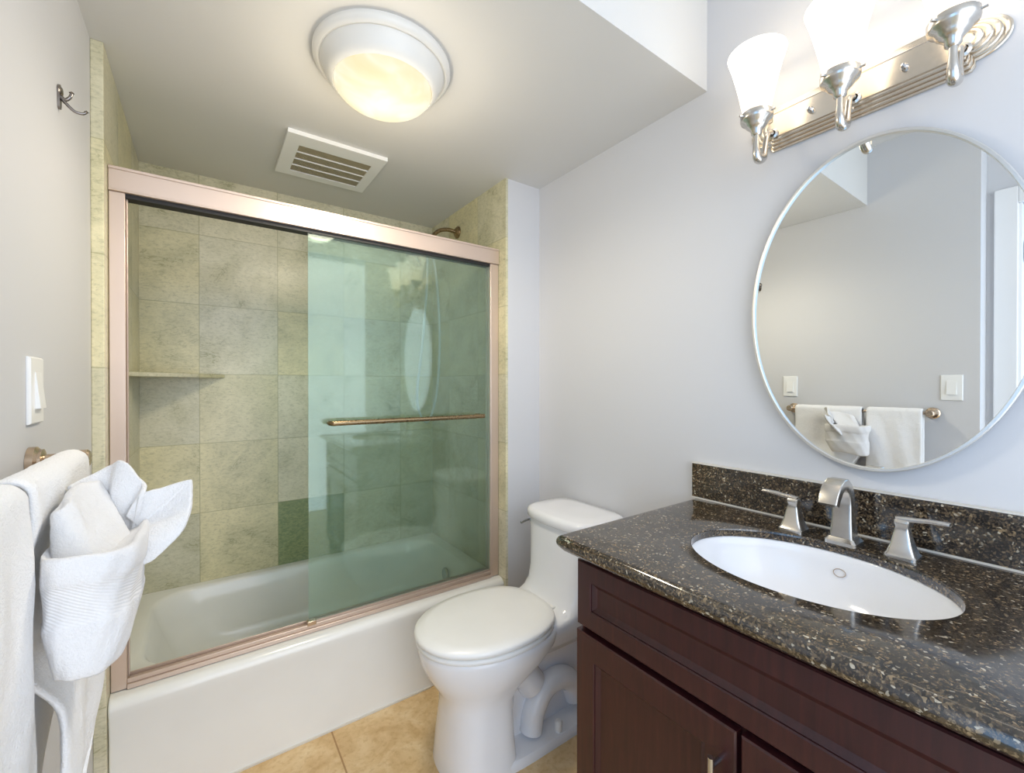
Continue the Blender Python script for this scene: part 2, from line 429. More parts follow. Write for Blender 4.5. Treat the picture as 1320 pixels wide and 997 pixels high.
# ============================================================ SLIDING SHOWER DOOR
t = thing('shower_door', (.446, YD, .351), 'champagne framed sliding shower door with both green glass panels pushed together', 'shower door')
jx0, jx1 = XT+.001, XR-.001
bm = B((jx0, jx1, YD-.004, YD+.052, 1.797, 1.868), (jx0, jx1, YD-.007, YD-.004, 1.859, 1.868), (jx0, jx1, YD-.007, YD-.004, 1.797, 1.803)); link_mesh('header_rail', bm, 'champagne', t, bevel=.004)
link_mesh('header_channel', B((jx0+.034, jx1-.034, YD+.006, YD+.046, 1.785, 1.7975)), 'black', t)
link_mesh('side_jamb', B((jx0, jx0+.036, YD+.0, YD+.046, .3525, 1.797), (jx0+.036, jx0+.040, YD+.018, YD+.03, .378, 1.797)), 'champagne', t, bevel=.003)
link_mesh('side_jamb', B((jx1-.044, jx1, YD+.0, YD+.046, .3525, 1.797)), 'champagne', t, bevel=.003)
link_mesh('bottom_track', B((jx0+.036, jx1-.044, YD-.006, YD+.05, .3515, .366), (jx0+.036, jx1-.044, YD+.0, YD+.006, .366, .380), (jx0+.036, jx1-.044, YD+.044, YD+.05, .366, .376)), 'champagne', t, bevel=.002)
link_mesh('panel_guide', B((.296, .326, YD-.003, YD+.016, .376, .392)), 'nickel_warm', t, bevel=.002)
PX0 = .3035
g1 = link_mesh('glass_panel', B((PX0, jx1-.045, YD+.011, YD+.017, .383, 1.79)), 'glass', t, smooth=False)
link_mesh('bottom_rail', B((PX0, jx1-.045, YD+.008, YD+.020, .377, .386)), 'champagne', g1)
g2 = link_mesh('glass_panel', B((PX0+.003, jx1-.046, YD+.031, YD+.037, .383, 1.79)), 'glass', t, smooth=False)
link_mesh('bottom_rail', B((PX0+.003, jx1-.046, YD+.028, YD+.040, .377, .386)), 'champagne', g2)
bx0, bx1, by, bz = .362, 1.012, YD-.045, 1.101
bm = bmesh.new(); tube(bm, [(bx0+.012, YD+.0105, bz), (bx0+.006, YD-.02, bz), (bx0+.012, by+.004, bz), (bx0+.04, by, bz), (.6, by, bz), (bx1-.04, by, bz), (bx1-.012, by+.004, bz), (bx1-.006, YD-.02, bz), (bx1-.012, YD+.0105, bz)], .0095, n=14)
link_mesh('towel_bar', bm, 'bronze', g1)

# ============================================================ SHOWER FITTINGS
t = thing('shower_arm', (XR, 2.075, 2.062), 'bronze shower arm with hand shower and hanging hose on the tiled end wall', 'shower')
bm = bmesh.new(); lathe(bm, [(.033, 0), (.033, -.004), (.026, -.012), (.016, -.018), (.012, -.02)], (XR, 2.075, 2.062), 'X', n=32, cap0=True, cap1=True); link_mesh('flange', bm, 'bronze', t)
bm = bmesh.new(); tube(bm, [(XR-.01, 2.075, 2.062), (XR-.06, 2.078, 2.066), (XR-.11, 2.081, 2.05), (XR-.15, 2.084, 2.01)], .0105, n=14); link_mesh('pipe', bm, 'bronze', t)
bm = bmesh.new(); lathe(bm, [(0, .0), (.016, .0), (.018, -.02), (.024, -.035), (.024, -.045), (0, -.045)], (XR-.153, 2.085, 2.012), n=24); link_mesh('diverter', bm, 'bronze', t)
bm = bmesh.new(); tube(bm, [(XR-.16, 2.083, 1.96), (XR-.19, 2.07, 1.93), (XR-.24, 2.06, 1.89)], .012, n=14)
link_mesh('hand_shower_handle', bm, 'chrome', t)
bm = bmesh.new(); R = Matrix.Rotation(radians(40), 4, 'Y')
lathe(bm, [(0, .016), (.018, .014), (.042, .0), (.045, -.012), (.041, -.018), (0, -.018)], (0, 0, 0), n=28)
bmesh.ops.transform(bm, matrix=Matrix.Translation((XR-.25, 2.06, 1.875)) @ R, verts=bm.verts); link_mesh('hand_shower_head', bm, 'chrome', t)
bm = bmesh.new(); tube(bm, [(XR-.152, 2.085, 1.965), (XR-.13, 2.07, 1.80), (XR-.115, 2.06, 1.5), (XR-.135, 2.055, 1.2), (XR-.19, 2.05, 1.05), (XR-.245, 2.05, 1.16), (XR-.215, 2.055, 1.45), (XR-.185, 2.065, 1.75), (XR-.18, 2.07, 1.93)], .0065, n=10); link_mesh('hose', bm, 'hose', t)

# corner shelf: quarter slab of the same stone
bm = bmesh.new(); out = [(XT, YB)]
K = 14
for i in range(K+1):
    a = i/K; out.append((XT+.30*(1-a)**1.0, YB-.38*a)) if i not in (0, K) else out.append((XT+.30*(1-a), YB-.38*a))
loft(bm, [[(x, y, 1.270) for x, y in out], [(x, y, 1.287) for x, y in out]])
tag(link_mesh('corner_shelf', bm, 'tileX', None, smooth=False, bevel=.003), 'small three-cornered stone shelf in the tub corner above the towels', 'shelf')

# ============================================================ CEILING FITTINGS
LC = (.432, 1.257)
t = thing('ceiling_light', (LC[0], LC[1], ZC), 'round white ceiling light with a glowing cream glass dome', 'ceiling light')
bm = bmesh.new(); lathe(bm, [(.192, 0), (.193, -.010), (.188, -.020), (.180, -.024), (.174, -.022), (.170, -.030), (.160, -.052), (.148, -.068), (.140, -.072), (.136, -.066), (.13, -.05)], (LC[0], LC[1], ZC), n=72); link_mesh('trim_ring', bm, 'lamp_trim', t)
bm = bmesh.new(); pr = [(.137, -.060)]
for i in range(1, 13):
    a = pi/2*i/12; pr.append((.138*cos(a), -.066-.058*sin(a)))
pr[-1] = (.002, -.124)
lathe(bm, pr, (LC[0], LC[1], ZC), n=64, cap1=True); link_mesh('glass_dome', bm, 'dome', t)
ld = bpy.data.lights.new('ceiling_lamp', 'SPOT'); ld.energy = DOME_W; ld.color = (1.0, .90, .72); ld.shadow_soft_size = .11; ld.spot_size = radians(180); ld.spot_blend = .7
lo = bpy.data.objects.new('ceiling_lamp', ld); lo.location = (LC[0], LC[1], ZC-.14); COL.objects.link(lo)
lp = bpy.data.lights.new('ceiling_lamp_halo', 'POINT'); lp.energy = DOME_W*.24; lp.color = (1.0, .88, .68); lp.shadow_soft_size = .11
lo = bpy.data.objects.new('ceiling_lamp_halo', lp); lo.location = (LC[0], LC[1], ZC-.17); COL.objects.link(lo)

t = thing('exhaust_vent', (.435, 1.94, ZC), 'square white exhaust fan grille in the ceiling near the glowing dome', 'vent')
vx0, vx1, vy0, vy1 = .250, .620, 1.760, 2.118; gx0, gx1, gy0, gy1 = .300, .578, 1.838, 2.071
zb = ZC-.016
bm = B((vx0, vx1, vy0, gy0, zb, ZC-.0005), (vx0, vx1, gy1, vy1, zb, ZC-.0005), (vx0, gx0, gy0, gy1, zb, ZC-.0005), (gx1, vx1, gy0, gy1, zb, ZC-.0005)); bmesh.ops.remove_doubles(bm, verts=bm.verts, dist=1e-5)
link_mesh('cover', bm, 'plastic', t, smooth=False)
link_mesh('duct_opening', B((gx0-.002, gx1+.002, gy0-.002, gy1+.002, ZC-.003, ZC-.001)), plain('dark_duct', srgb(70, 64, 50), .8), t, smooth=False)
nr = 4; gap = .0065; rh = ((gy1-gy0)-(nr-1)*gap)/nr
for i in range(nr-1):
    y = gy0+(i+1)*rh+i*gap; link_mesh('grille_bar', B((gx0, gx1, y, y+gap, zb, ZC-.004)), 'plastic', t, smooth=False)
for i in range(nr):
    y = gy0+i*(rh+gap); bm = bmesh.new(); k = 56; w = (gx1-gx0)/k
    for j in range(k): box(bm, gx0+j*w, gx0+j*w+w*.30, y, y+rh, zb+.002, ZC-.006)
    for j in range(1, 7): box(bm, gx0, gx1, y+j*rh/7-.0011, y+j*rh/7+.0011, zb+.002, ZC-.007)
    link_mesh('mesh_insert', bm, M['mesh_beige'], t, smooth=False)

# ============================================================ VANITY
CT, CB = .874, .838
t = thing('vanity_countertop', (1.0, .37, CB), 'dark brown speckled granite countertop with backsplash on the vanity', 'countertop')
SX, SY, SRX, SRY = 1.0017, .3725, .176, .2285
SZ = CT-.019
CX0, CX1, CY0, CY1 = .6935, XW-.001, -.06, .801
NS = 144
def corner_ring(ins, z):
    pts = rrect(CX0+ins, CX1, CY0+ins, CY1-ins, .012, z, k=6); out = []
    # resample by angle about the sink centre
    P = [Vector((p[0], p[1])) for p in pts]; C = Vector((SX, SY))
    for i in range(NS):
        a = 2*pi*i/NS; dv = Vector((cos(a), sin(a))); best = None
        for p, q in zip(P, P[1:]+P[:1]):
            e = q-p; den = dv.x*e.y-dv.y*e.x
            if abs(den) < 1e-9: continue
            w = p-C; tt = (w.x*e.y-w.y*e.x)/den; ss = (w.x*dv.y-w.y*dv.x)/den
            if tt > 0 and -1e-6 <= ss <= 1+1e-6 and (best is None or tt < best): best = tt
        out.append((SX+dv.x*best, SY+dv.y*best, z))
    return out
def ell(rx, ry, z):
    out = []
    for i in range(NS):
        a = 2*pi*i/NS; c, s = cos(a), sin(a); r = 1/sqrt((c/rx)**2+(s/ry)**2); out.append((SX+r*c, SY+r*s, z))
    return out
bm = bmesh.new(); H = CT-CB; rr = H/2
rings = [ell(SRX+.035, SRY+.035, CB), corner_ring(rr, CB)]
for i in range(1, 9):
    a = -pi/2+pi*i/8; rings.append(corner_ring(rr-rr*cos(a), CB+rr+rr*sin(a)))
rings += [ell(SRX+.003, SRY+.003, CT), ell(SRX+.0008, SRY+.0008, CT-.0008), ell(SRX, SRY, CT-.003), ell(SRX, SRY, SZ), ell(SRX+.034, SRY+.034, SZ), ell(SRX+.035, SRY+.035, CB)]
loft(bm, rings, False, False)
link_mesh('slab', bm, 'granite', t, angle=35)
link_mesh('backsplash', B((XW-.021, XW-.001, CY0, .8055, CT+.0005, .985)), 'granite', t, smooth=False, bevel=.002)
link_mesh('caulk_joint', B((XW-.024, XW-.0205, CY0, .8055, CT, CT+.004)), 'caulk', t, smooth=False)
link_mesh('caulk_joint', B((XW-.021, XW-.0005, CY0, .8055, .985, .9875)), 'caulk', t, smooth=False)

# sink
t = thing('sink_basin', (SX, SY, .70), 'white oval undermount sink set in the dark granite', 'sink')
bm = bmesh.new(); rings = [ell(SRX+.03, SRY+.03, SZ-.012), ell(SRX+.03, SRY+.03, SZ-.0005), ell(SRX+.003, SRY+.003, SZ-.0005)]
for k, (f, z) in enumerate([(1.0, SZ-.004), (.985, SZ-.02), (.955, SZ-.045), (.90, SZ-.075), (.80, SZ-.103), (.64, SZ-.124), (.42, SZ-.136), (.16, SZ-.141)]): rings.append(ell(SRX*f, SRY*f, z))
loft(bm, rings, False, True)
rings = [ell(SRX+.03, SRY+.03, SZ-.012), ell(SRX*.97+.02, SRY*.97+.02, SZ-.06), ell(SRX*.7+.02, SRY*.7+.02, SZ-.14), ell(.05, .05, SZ-.16)]
loft(bm, rings, False, True); link_mesh('bowl', bm, 'porcelain', t, angle=60)
bm = bmesh.new(); lathe(bm, [(.026, 0), (.024, .004), (.018, .003), (.0, .002)], (SX, SY, SZ-.141), n=28); link_mesh('drain', bm, 'chrome', t)
# oval maker's mark ring printed inside the bowl near the faucet
lx, ly, lz = SX+SRX*.945, SY-.008, SZ-.041
bm = bmesh.new(); rings = []
for i in range(32):
    a = 2*pi*i/32; cen = Vector((lx, ly, lz)); tan = Vector((.34, 0, .94)); p = cen+Vector((0, 1, 0))*.0115*cos(a)+tan*.0085*sin(a)
    rings.append(p)
tube(bm, rings+[rings[0]], .0009, n=6, smooth=False); link_mesh('oval_mark', bm, plain('tan_print', srgb(170, 150, 130), .4), t)

# faucet
t = thing('faucet', (1.205, .368, CT), 'brushed nickel widespread faucet with arched spout and two lever handles', 'faucet')
def rect_ring(c, ux, uy, hx, hy, r=.28, k=5):
    """rounded rectangle around c, spanned by unit vectors ux, uy"""
    out = []; rr_ = min(hx, hy)*r
    for sx, sy, a0 in ((1, 1, 0), (-1, 1, pi/2), (-1, -1, pi), (1, -1, 1.5*pi)):
        for i in range(k+1):
            a = a0+pi/2*i/k; out.append(Vector(c)+ux*(sx*(hx-rr_)+rr_*cos(a))+uy*(sy*(hy-rr_)+rr_*sin(a)))
    return out
EX, EY, EZ = Vector((1, 0, 0)), Vector((0, 1, 0)), Vector((0, 0, 1))
fx, fy = 1.205, .368
bm = bmesh.new(); loft(bm, [rect_ring((fx, fy, CT+.0005), EX, EY, .031, .031), rect_ring((fx, fy, CT+.008), EX, EY, .031, .031), rect_ring((fx, fy, CT+.012), EX, EY, .027, .027), rect_ring((fx, fy, CT+.016), EX, EY, .024, .025)])
sp = link_mesh('spout', bm, 'nickel', t)
bm = bmesh.new(); path = [(0, CT+.014, .0215, .0225), (0, CT+.05, .018, .020), (0, CT+.09, .0155, .0185), (-.003, CT+.112, .0145, .018), (-.012, CT+.130, .0135, .0175), (-.028, CT+.141, .0125, .0175), (-.048, CT+.142, .012, .018), (-.068, CT+.134, .0115, .0185), (-.084, CT+.118, .011, .0185), (-.092, CT+.102, .0105, .018)]
rings = []
for i, (dx, z, a, b) in enumerate(path):
    p0 = path[max(i-1, 0)]; p1 = path[min(i+1, len(path)-1)]; T = Vector((p1[0]-p0[0], 0, p1[1]-p0[1])).normalized(); N = Vector((T.z, 0, -T.x))
    rings.append(rect_ring((fx+dx, fy, z), N, EY, a, b))
loft(bm, rings); link_mesh('spout_arch', bm, 'nickel', sp)
for hy, sgn in ((.4725, 1), (.2645, -1)):
    bm = bmesh.new()
    loft(bm, [rect_ring((fx, hy, CT+.0005), EX, EY, .027, .027), rect_ring((fx, hy, CT+.007), EX, EY, .027, .027), rect_ring((fx, hy, CT+.011), EX, EY, .0235, .0235), rect_ring((fx, hy, CT+.03), EX, EY, .0175, .0175), rect_ring((fx, hy, CT+.055), EX, EY, .0125, .0125), rect_ring((fx, hy, CT+.066), EX, EY, .0105, .0105), rect_ring((fx, hy, CT+.072), EX, EY, .0125, .0125), rect_ring((fx, hy, CT+.078), EX, EY, .0125, .0125), rect_ring((fx, hy, CT+.081), EX, EY, .010, .010)])
    h = link_mesh('handle', bm, 'nickel', t)
    bm = bmesh.new(); rings = []
    for s, zc, hw, ht in ((-.010, .081, .010, .004), (.005, .082, .010, .005), (.02, .083, .008, .0045), (.04, .086, .0085, .004), (.062, .087, .010, .0035), (.072, .087, .0095, .003)):
        rings.append(rect_ring((fx, hy+sgn*s, CT+zc), EX, EZ, hw, ht, .6))
    loft(bm, rings); link_mesh('lever', bm, 'nickel', h)

# vanity cabinet
FX = .738            # door and drawer faces
t = thing('vanity_cabinet', (1.02, .36, 0), 'dark espresso wood vanity cabinet with raised panel doors', 'cabinet')
VY0, VY1 = -.045, .768
link_mesh('body', B((FX+.022, XW-.002, VY1-.018, VY1, 0, CB), (FX+.022, XW-.002, VY0, VY0+.018, 0, CB), (FX+.022, FX+.04, VY0+.018, VY1-.018, .10, .665), (FX+.022, FX+.04, VY0+.018, VY1-.018, .665, CB-.001), (FX+.08, FX+.095, VY0+.018, VY1-.018, 0, .10), (FX+.04, XW-.002, VY0+.018, VY1-.018, .10, .116)), 'wood', t, smooth=False, bevel=.0015)
def panel(y0, y1, z0, z1, fw, fx=FX, th=.020):
    """frame and recessed panel with a sloping moulding, facing -X"""
    bm = bmesh.new()
    def r(ins, x): return [(x, y0+ins, z0+ins), (x, y1-ins, z0+ins), (x, y1-ins, z1-ins), (x, y0+ins, z1-ins)]
    loft(bm, [r(0, fx+th), r(0, fx+.003), r(.003, fx), r(fw, fx), r(fw+.003, fx+.002), r(fw+.003, fx+.005), r(fw+.014, fx+.012), r(fw+.016, fx+.012)], True, True)
    return bm
link_mesh('drawer_front', panel(VY0, VY1-.004, .660, .816, .042), 'wood', t, smooth=False)
d1 = link_mesh('door', panel(.3775, VY1-.001, .105, .645, .056), 'wood', t, smooth=False)
d2 = link_mesh('door', panel(VY0, .3695, .105, .645, .056), 'wood', t, smooth=False)
for dr, y in ((d1, .407), (d2, .340)):
    bm = bmesh.new(); tube(bm, [(FX-.026, y, .595), (FX-.026, y, .49)], .0055, n=14, smooth=False)
    for z in (.578, .507): tube(bm, [(FX+.0005, y, z), (FX-.026, y, z)], .0045, n=12, smooth=False)
    link_mesh('pull', bm, 'chrome', dr)

# ============================================================ MIRROR
MY, MZ, MRY, MRZ = .3425, 1.4326, .273, .398
t = thing('oval_mirror', (XW-.02, MY, MZ), 'tall oval wall mirror with a thin pale silver frame above the faucet', 'mirror')
def ering(ry, rz, x, n=96): return [(x, MY+ry*cos(2*pi*i/n), MZ+rz*sin(2*pi*i/n)) for i in range(n)]
bm = bmesh.new(); f = .008
loft(bm, [ering(MRY-.003, MRZ-.003, XW-.001), ering(MRY, MRZ, XW-.004), ering(MRY, MRZ, XW-.026), ering(MRY-.002, MRZ-.002, XW-.0285), ering(MRY-f+.001, MRZ-f+.001, XW-.0285), ering(MRY-f, MRZ-f, XW-.0275), ering(MRY-f, MRZ-f, XW-.018)], False, False)
link_mesh('frame', bm, 'frame', t, angle=30)
bm = bmesh.new(); loft(bm, [ering(MRY-f+.002, MRZ-f+.002, XW-.004), ering(MRY-f+.002, MRZ-f+.002, XW-.022)]); link_mesh('mirror_glass', bm, 'mirror', t, smooth=False)

# ============================================================ VANITY LIGHT
VC = (.3745, 1.957)
t = thing('vanity_light', (XW, VC[0], VC[1]), 'brushed nickel three-lamp vanity light above the oval mirror', 'wall light')
def plate_outline(ins, x):
    """bar with stepped shoulders and rounded ends"""
    h = .0615-ins; hs = .048-ins; L = .190-ins*.3; r = hs-.006; pts = []
    side = [(L, -h), (L+.004, -h), (L+.010-ins*.2, -hs-.005), (L+.010-ins*.2, -r)]
    cxx = L+.010-ins*.2
    for i in range(0, 17):
        a = -pi/2+pi*i/16; side.append((cxx+ .052*cos(a)*max(.2, (r/.042)), r*sin(a)))
    side += [(cxx, r), (cxx, hs+.005), (L+.004, h), (L, h)]
    pts = side + [(-a, b) for a, b in side[::-1]]
    return [(x, VC[0]+a, VC[1]+b) for a, b in pts]
bm = bmesh.new(); rings = [plate_outline(0, XW-.001)]
for k in range(4):
    ins = .0075*k; xo = XW-.005-.0065*k
    rings += [plate_outline(ins, xo+.0015), plate_outline(ins+.0012, xo-.0006), plate_outline(ins+.0040, xo-.0012), plate_outline(ins+.0066, xo+.0002)]
xo = XW-.005-.0065*3-.002
rings += [plate_outline(.0305, xo)]
loft(bm, rings, True, True); link_mesh('backplate', bm, 'plate_nickel', t, angle=25)
for y in (VC[0]+.0925, VC[0]-.0925):
    bm = bmesh.new(); lathe(bm, [(.0075, .0), (.0075, -.004), (.004, -.008), (.0055, -.012), (.0035, -.016), (0, -.017)], (xo, y, VC[1]-.002), 'X', n=18); link_mesh('screw_knob', bm, 'chrome', t)
for y in (VC[0]+.1845, VC[0], VC[0]-.1845):
    xs, y_ = XW-.120, y
    bm = bmesh.new()
    tube(bm, [(xo+.002, y, 1.935), (xo-.018, y, 1.933), (xo-.036, y, 1.918), (xo-.047, y, 1.882), (xo-.058, y, 1.852), (xs+.009, y, 1.841), (xs-.001, y, 1.857), (xs-.001, y, 1.890), (xs, y, 1.915)], lambda q: .0068+.0042*sin(pi*min(1, max(0, (q-.35)/.5))), n=14)
    lathe(bm, [(0, -.0), (.014, -.0), (.014, -.004), (.009, -.007)], (xo, y, 1.935), 'X', n=20)
    arm = link_mesh('arm', bm, 'nickel', t)
    bm = bmesh.new(); pts = []
    for i in range(14):
        a = i/13; ang = pi*.5+a*pi*1.5; rd = .020*(1-.6*a); pts.append((xo-.020+rd*cos(ang), y, 1.910+rd*sin(ang)))
    tube(bm, pts, lambda q: .0042*(1-.4*q), n=10, per=3); link_mesh('scroll', bm, 'nickel', arm)
    bm = bmesh.new(); lathe(bm, [(.008, 1.900), (.013, 1.905), (.014, 1.913), (.020, 1.920), (.026, 1.926), (.028, 1.932), (.037, 1.938), (.039, 1.944), (.039, 1.956), (.036, 1.960), (.033, 1.957), (.030, 1.945)], (xs, y, 0), n=36, cap0=True, cap1=True)
    for k in range(3):
        a = 2*pi*k/3+.5; tube(bm, [(xs+.036*cos(a), y+.036*sin(a), 1.950), (xs+.047*cos(a), y+.047*sin(a), 1.950)], .0032, n=8, smooth=False)
    link_mesh('shade_holder', bm, 'nickel', arm)
    bm = bmesh.new(); pr = [(.030, 1.950), (.033, 1.965), (.037, 1.985), (.043, 2.015), (.051, 2.05), (.060, 2.085), (.069, 2.113), (.0695, 2.115), (.066, 2.114), (.057, 2.085), (.048, 2.05), (.040, 2.015), (.034, 1.985), (.028, 1.955)]
    lathe(bm, pr, (xs, y, 0), n=40, cap1=True); link_mesh('shade', bm, 'shade', t)

# ============================================================ TOILET
TX, TY = .535, 1.250
t = thing('toilet', (TX+.35, TY, 0), 'white one-piece toilet with closed lid between tub and vanity', 'toilet')
def egg(x0, x1, w, z, mid=.52, ef=2.0, er=2.6, n=56):
    xc = x0+(x1-x0)*mid; out = []
    for i in range(n):
        a = 2*pi*i/n; c, s = cos(a), sin(a); e = er if c > 0 else ef; L = (x1-xc) if c > 0 else (xc-x0)
        out.append((TX+xc+L*abs(c)**(2/e)*(1 if c > 0 else -1), TY+w*abs(s)**(2/(er if c > 0 else 2.1))*(1 if s > 0 else -1), z))
    return out
bm = bmesh.new()
loft(bm, [egg(.072, .305, .140, .0, .5, 3.0, 5), egg(.074, .302, .137, .02, .5, 3.0, 5), egg(.080, .298, .130, .10, .5, 2.8, 4.5), egg(.088, .300, .124, .18, .5, 2.5, 4), egg(.086, .310, .123, .225, .5, 2.3, 3.6), egg(.074, .345, .130, .255, .5, 2.1, 3.2), egg(.055, .395, .146, .285, .5, 2, 2.8),
          egg(.034, .45, .164, .32, .5, 2, 2.6), egg(.018, .49, .178, .36, .5), egg(.012, .50, .183, .39, .5), egg(.012, .50, .183, .402, .5), egg(.018, .495, .178, .409, .5)])
link_mesh('bowl', bm, 'porcelain', t, angle=60)
def rsq(x0, x1, w, z, e=5.0, n=56, bow=0.0):
    xc = (x0+x1)/2; out = []
    for i in range(n):
        a = 2*pi*i/n; c, s = cos(a), sin(a)
        u = abs(c)**(2/e)*(1 if c > 0 else -1); v = abs(s)**(2/e)*(1 if s > 0 else -1)
        out.append((TX+xc+(x1-x0)/2*u-(bow*(1-v*v) if u < 0 else 0)*abs(u), TY+w*v, z))
    return out
bm = bmesh.new()
loft(bm, [rsq(.33, .745, .10, .30, 3), rsq(.36, .752, .135, .345, 3.2), rsq(.38, .758, .150, .385, 4), rsq(.39, .760, .153, .405, 4.5), rsq(.40, .762, .152, .416, 4.5), rsq(.455, .763, .152, .424, 5, bow=.01), rsq(.495, .764, .154, .440, 5, bow=.015), rsq(.522, .765, .157, .468, 5, bow=.018), rsq(.537, .765, .162, .52, 5, bow=.02), rsq(.545, .766, .171, .61, 5, bow=.022), rsq(.550, .767, .180, .705, 5, bow=.024)])
link_mesh('tank', bm, 'porcelain', t, angle=60)
bm = bmesh.new(); loft(bm, [rsq(.545, .768, .183, .707, 5, bow=.026), rsq(.540, .770, .188, .711, 5, bow=.027), rsq(.540, .770, .188, .730, 5, bow=.027), rsq(.545, .768, .184, .740, 5, bow=.027), rsq(.56, .76, .172, .745, 5, bow=.024), rsq(.60, .73, .12, .747, 4)])
link_mesh('tank_lid', bm, 'porcelain', t, angle=60)
bm = bmesh.new()
loft(bm, [egg(.010, .475, .186, .411, .5), egg(.004, .478, .190, .415, .5), egg(.004, .478, .190, .424, .5), egg(.009, .474, .186, .428, .5)]); link_mesh('seat', bm, 'plastic', t, angle=60)
bm = bmesh.new()
loft(bm, [egg(.006, .476, .188, .431, .5), egg(.0, .480, .192, .435, .5), egg(.0, .480, .192, .444, .5), egg(.006, .475, .187, .451, .5), egg(.04, .45, .16, .455, .5), egg(.14, .36, .08, .457, .5)]); link_mesh('lid', bm, 'plastic', t, angle=60)
for s in (-1, 1):
    bm = bmesh.new(); loft(bm, [sup(TX+.487, TY+s*.07, .016, .013, z, 3, 20) for z in (.423, .440)] + [sup(TX+.487, TY+s*.07, .012, .010, .444, 3, 20)]); link_mesh('hinge', bm, 'plastic', t)
bm = bmesh.new(); loft(bm, [rsq(.18, .735, .142, .0, 5), rsq(.18, .735, .142, .022, 5), rsq(.185, .73, .136, .030, 5)]); 
loft(bm, [rsq(.26, .735, .052, .028, 4), rsq(.26, .735, .050, .20, 4), rsq(.27, .745, .075, .31, 4)])
link_mesh('foot', bm, 'porcelain', t, angle=50)
bm = bmesh.new()
tube(bm, [(TX+.30, TY-.035, .255), (TX+.36, TY-.05, .24), (TX+.40, TY-.06, .19)], .050, n=20)
tube(bm, [(TX+.385, TY-.07, .04), (TX+.40, TY-.07, .11), (TX+.445, TY-.07, .165), (TX+.51, TY-.07, .175), (TX+.57, TY-.065, .14), (TX+.60, TY-.06, .07)], .040, n=20)
link_mesh('trapway', bm, 'porcelain', t, angle=60)
for s in (-1, 1):
    bm = bmesh.new(); lathe(bm, [(.013, 0), (.013, .03), (.010, .037), (.0, .039)], (TX+.47, TY+s*.118, .029), n=20); link_mesh('bolt_cap', bm, 'plastic', t)
bm = bmesh.new(); lathe(bm, [(.011, 0), (.011, .006), (.006, .010), (.006, .018)], (TX+.585, TY+.174, .672), 'Y', n=18, cap0=True, cap1=True)
tube(bm, [(TX+.588, TY+.192, .672), (TX+.565, TY+.195, .670), (TX+.54, TY+.196, .664)], .0055, n=10); link_mesh('flush_lever', bm, 'chrome', t)
# supply valve on the wall stub
t = thing('shutoff_valve', (TX+.70, YS, .17), 'small dark shutoff valve on the white wall beside the toilet', 'valve')
bm = bmesh.new(); lathe(bm, [(.028, 0), (.026, -.005), (.009, -.008), (.009, -.05)], (TX+.70, YS, .17), 'Y', n=22, cap0=True, cap1=True); lathe(bm, [(.012, 0), (.012, -.025), (.006, -.03)], (TX+.70, YS-.045, .17), 'Y', n=18, cap0=True, cap1=True); link_mesh('valve_body', bm, 'pewter', t)
bm = bmesh.new(); loft(bm, [sup(0, 0, .019, .011, z, 2.2, 24) for z in (0, .009)]); bmesh.ops.transform(bm, matrix=Matrix.Translation((TX+.70, YS-.074, .17)) @ Matrix.Rotation(pi/2, 4, 'X'), verts=bm.verts); link_mesh('valve_handle', bm, 'pewter', t)
bm = bmesh.new(); tube(bm, [(TX+.70, YS-.06, .18), (TX+.705, YS-.075, .26), (TX+.715, YS-.13, .33), (TX+.715, YS-.185, .405)], .005, n=10); link_mesh('supply_line', bm, 'pewter', t)

# ============================================================ LEFT WALL FITTINGS
def switch(y, z, label):
    t = thing('light_switch', (XL, y, z), label, 'light switch', 'white rocker switches on the towel wall')
    bm = bmesh.new(); hw, hh = .0375, .0595
    def r(ins, x): return [(x, y-hw+ins, z-hh+ins), (x, y+hw-ins, z-hh+ins), (x, y+hw-ins, z+hh-ins), (x, y-hw+ins, z+hh-ins)]
    loft(bm, [r(0, XL+.0003), r(0, XL+.003), r(.0025, XL+.006), r(.018, XL+.0065)]); link_mesh('cover_plate', bm, 'plastic', t, smooth=False)
    bm = bmesh.new(); a, b = .0165, .033
    vs = [(XL+.006, y-a, z-b), (XL+.006, y+a, z-b), (XL+.006, y+a, z+b), (XL+.006, y-a, z+b), (XL+.0135, y-a, z-b+.001), (XL+.0135, y+a, z-b+.001), (XL+.0075, y+a, z+b-.001), (XL+.0075, y-a, z+b-.001)]
    V = [bm.verts.new(v) for v in vs]
    for f in ((0, 3, 2, 1), (4, 5, 6, 7), (0, 1, 5, 4), (1, 2, 6, 5), (2, 3, 7, 6), (3, 0, 4, 7)): bm.faces.new([V[i] for i in f])
    link_mesh('rocker', bm, 'plastic', t, smooth=False)
switch(1.130, 1.230, 'white rocker light switch above the towel bar end nearer the tub')
switch(.450, 1.226, 'white rocker light switch seen in the mirror nearer the doorway')

hy, hz = 1.304, 1.85
t = thing('robe_hook', (XL, hy, hz), 'small twisted metal robe hook high on the white wall', 'hook')
bm = bmesh.new(); lathe(bm, [(.012, 0), (.012, .003), (.007, .007)], (XL+.0003, hy, hz+.012), 'X', n=20, cap0=True, cap1=True)
bm2 = bmesh.new(); loft(bm2, [sup(0, 0, .009, .026, z, 2.4, 24) for z in (0, .004)]); bmesh.ops.transform(bm2, matrix=Matrix.Translation((XL+.0003, hy, hz)) @ Matrix.Rotation(pi/2, 4, 'Y') @ Matrix.Rotation(pi/2, 4, 'Z'), verts=bm2.verts); 
link_mesh('wall_plate', bm2, 'pewter', t); link_mesh('boss', bm, 'pewter', t)
bm = bmesh.new(); tube(bm, [(XL+.004, hy, hz), (XL+.012, hy, hz-.010), (XL+.024, hy+.002, hz-.021), (XL+.036, hy+.003, hz-.022), (XL+.042, hy+.003, hz-.018)], lambda q: .0034-.0008*q, n=10)
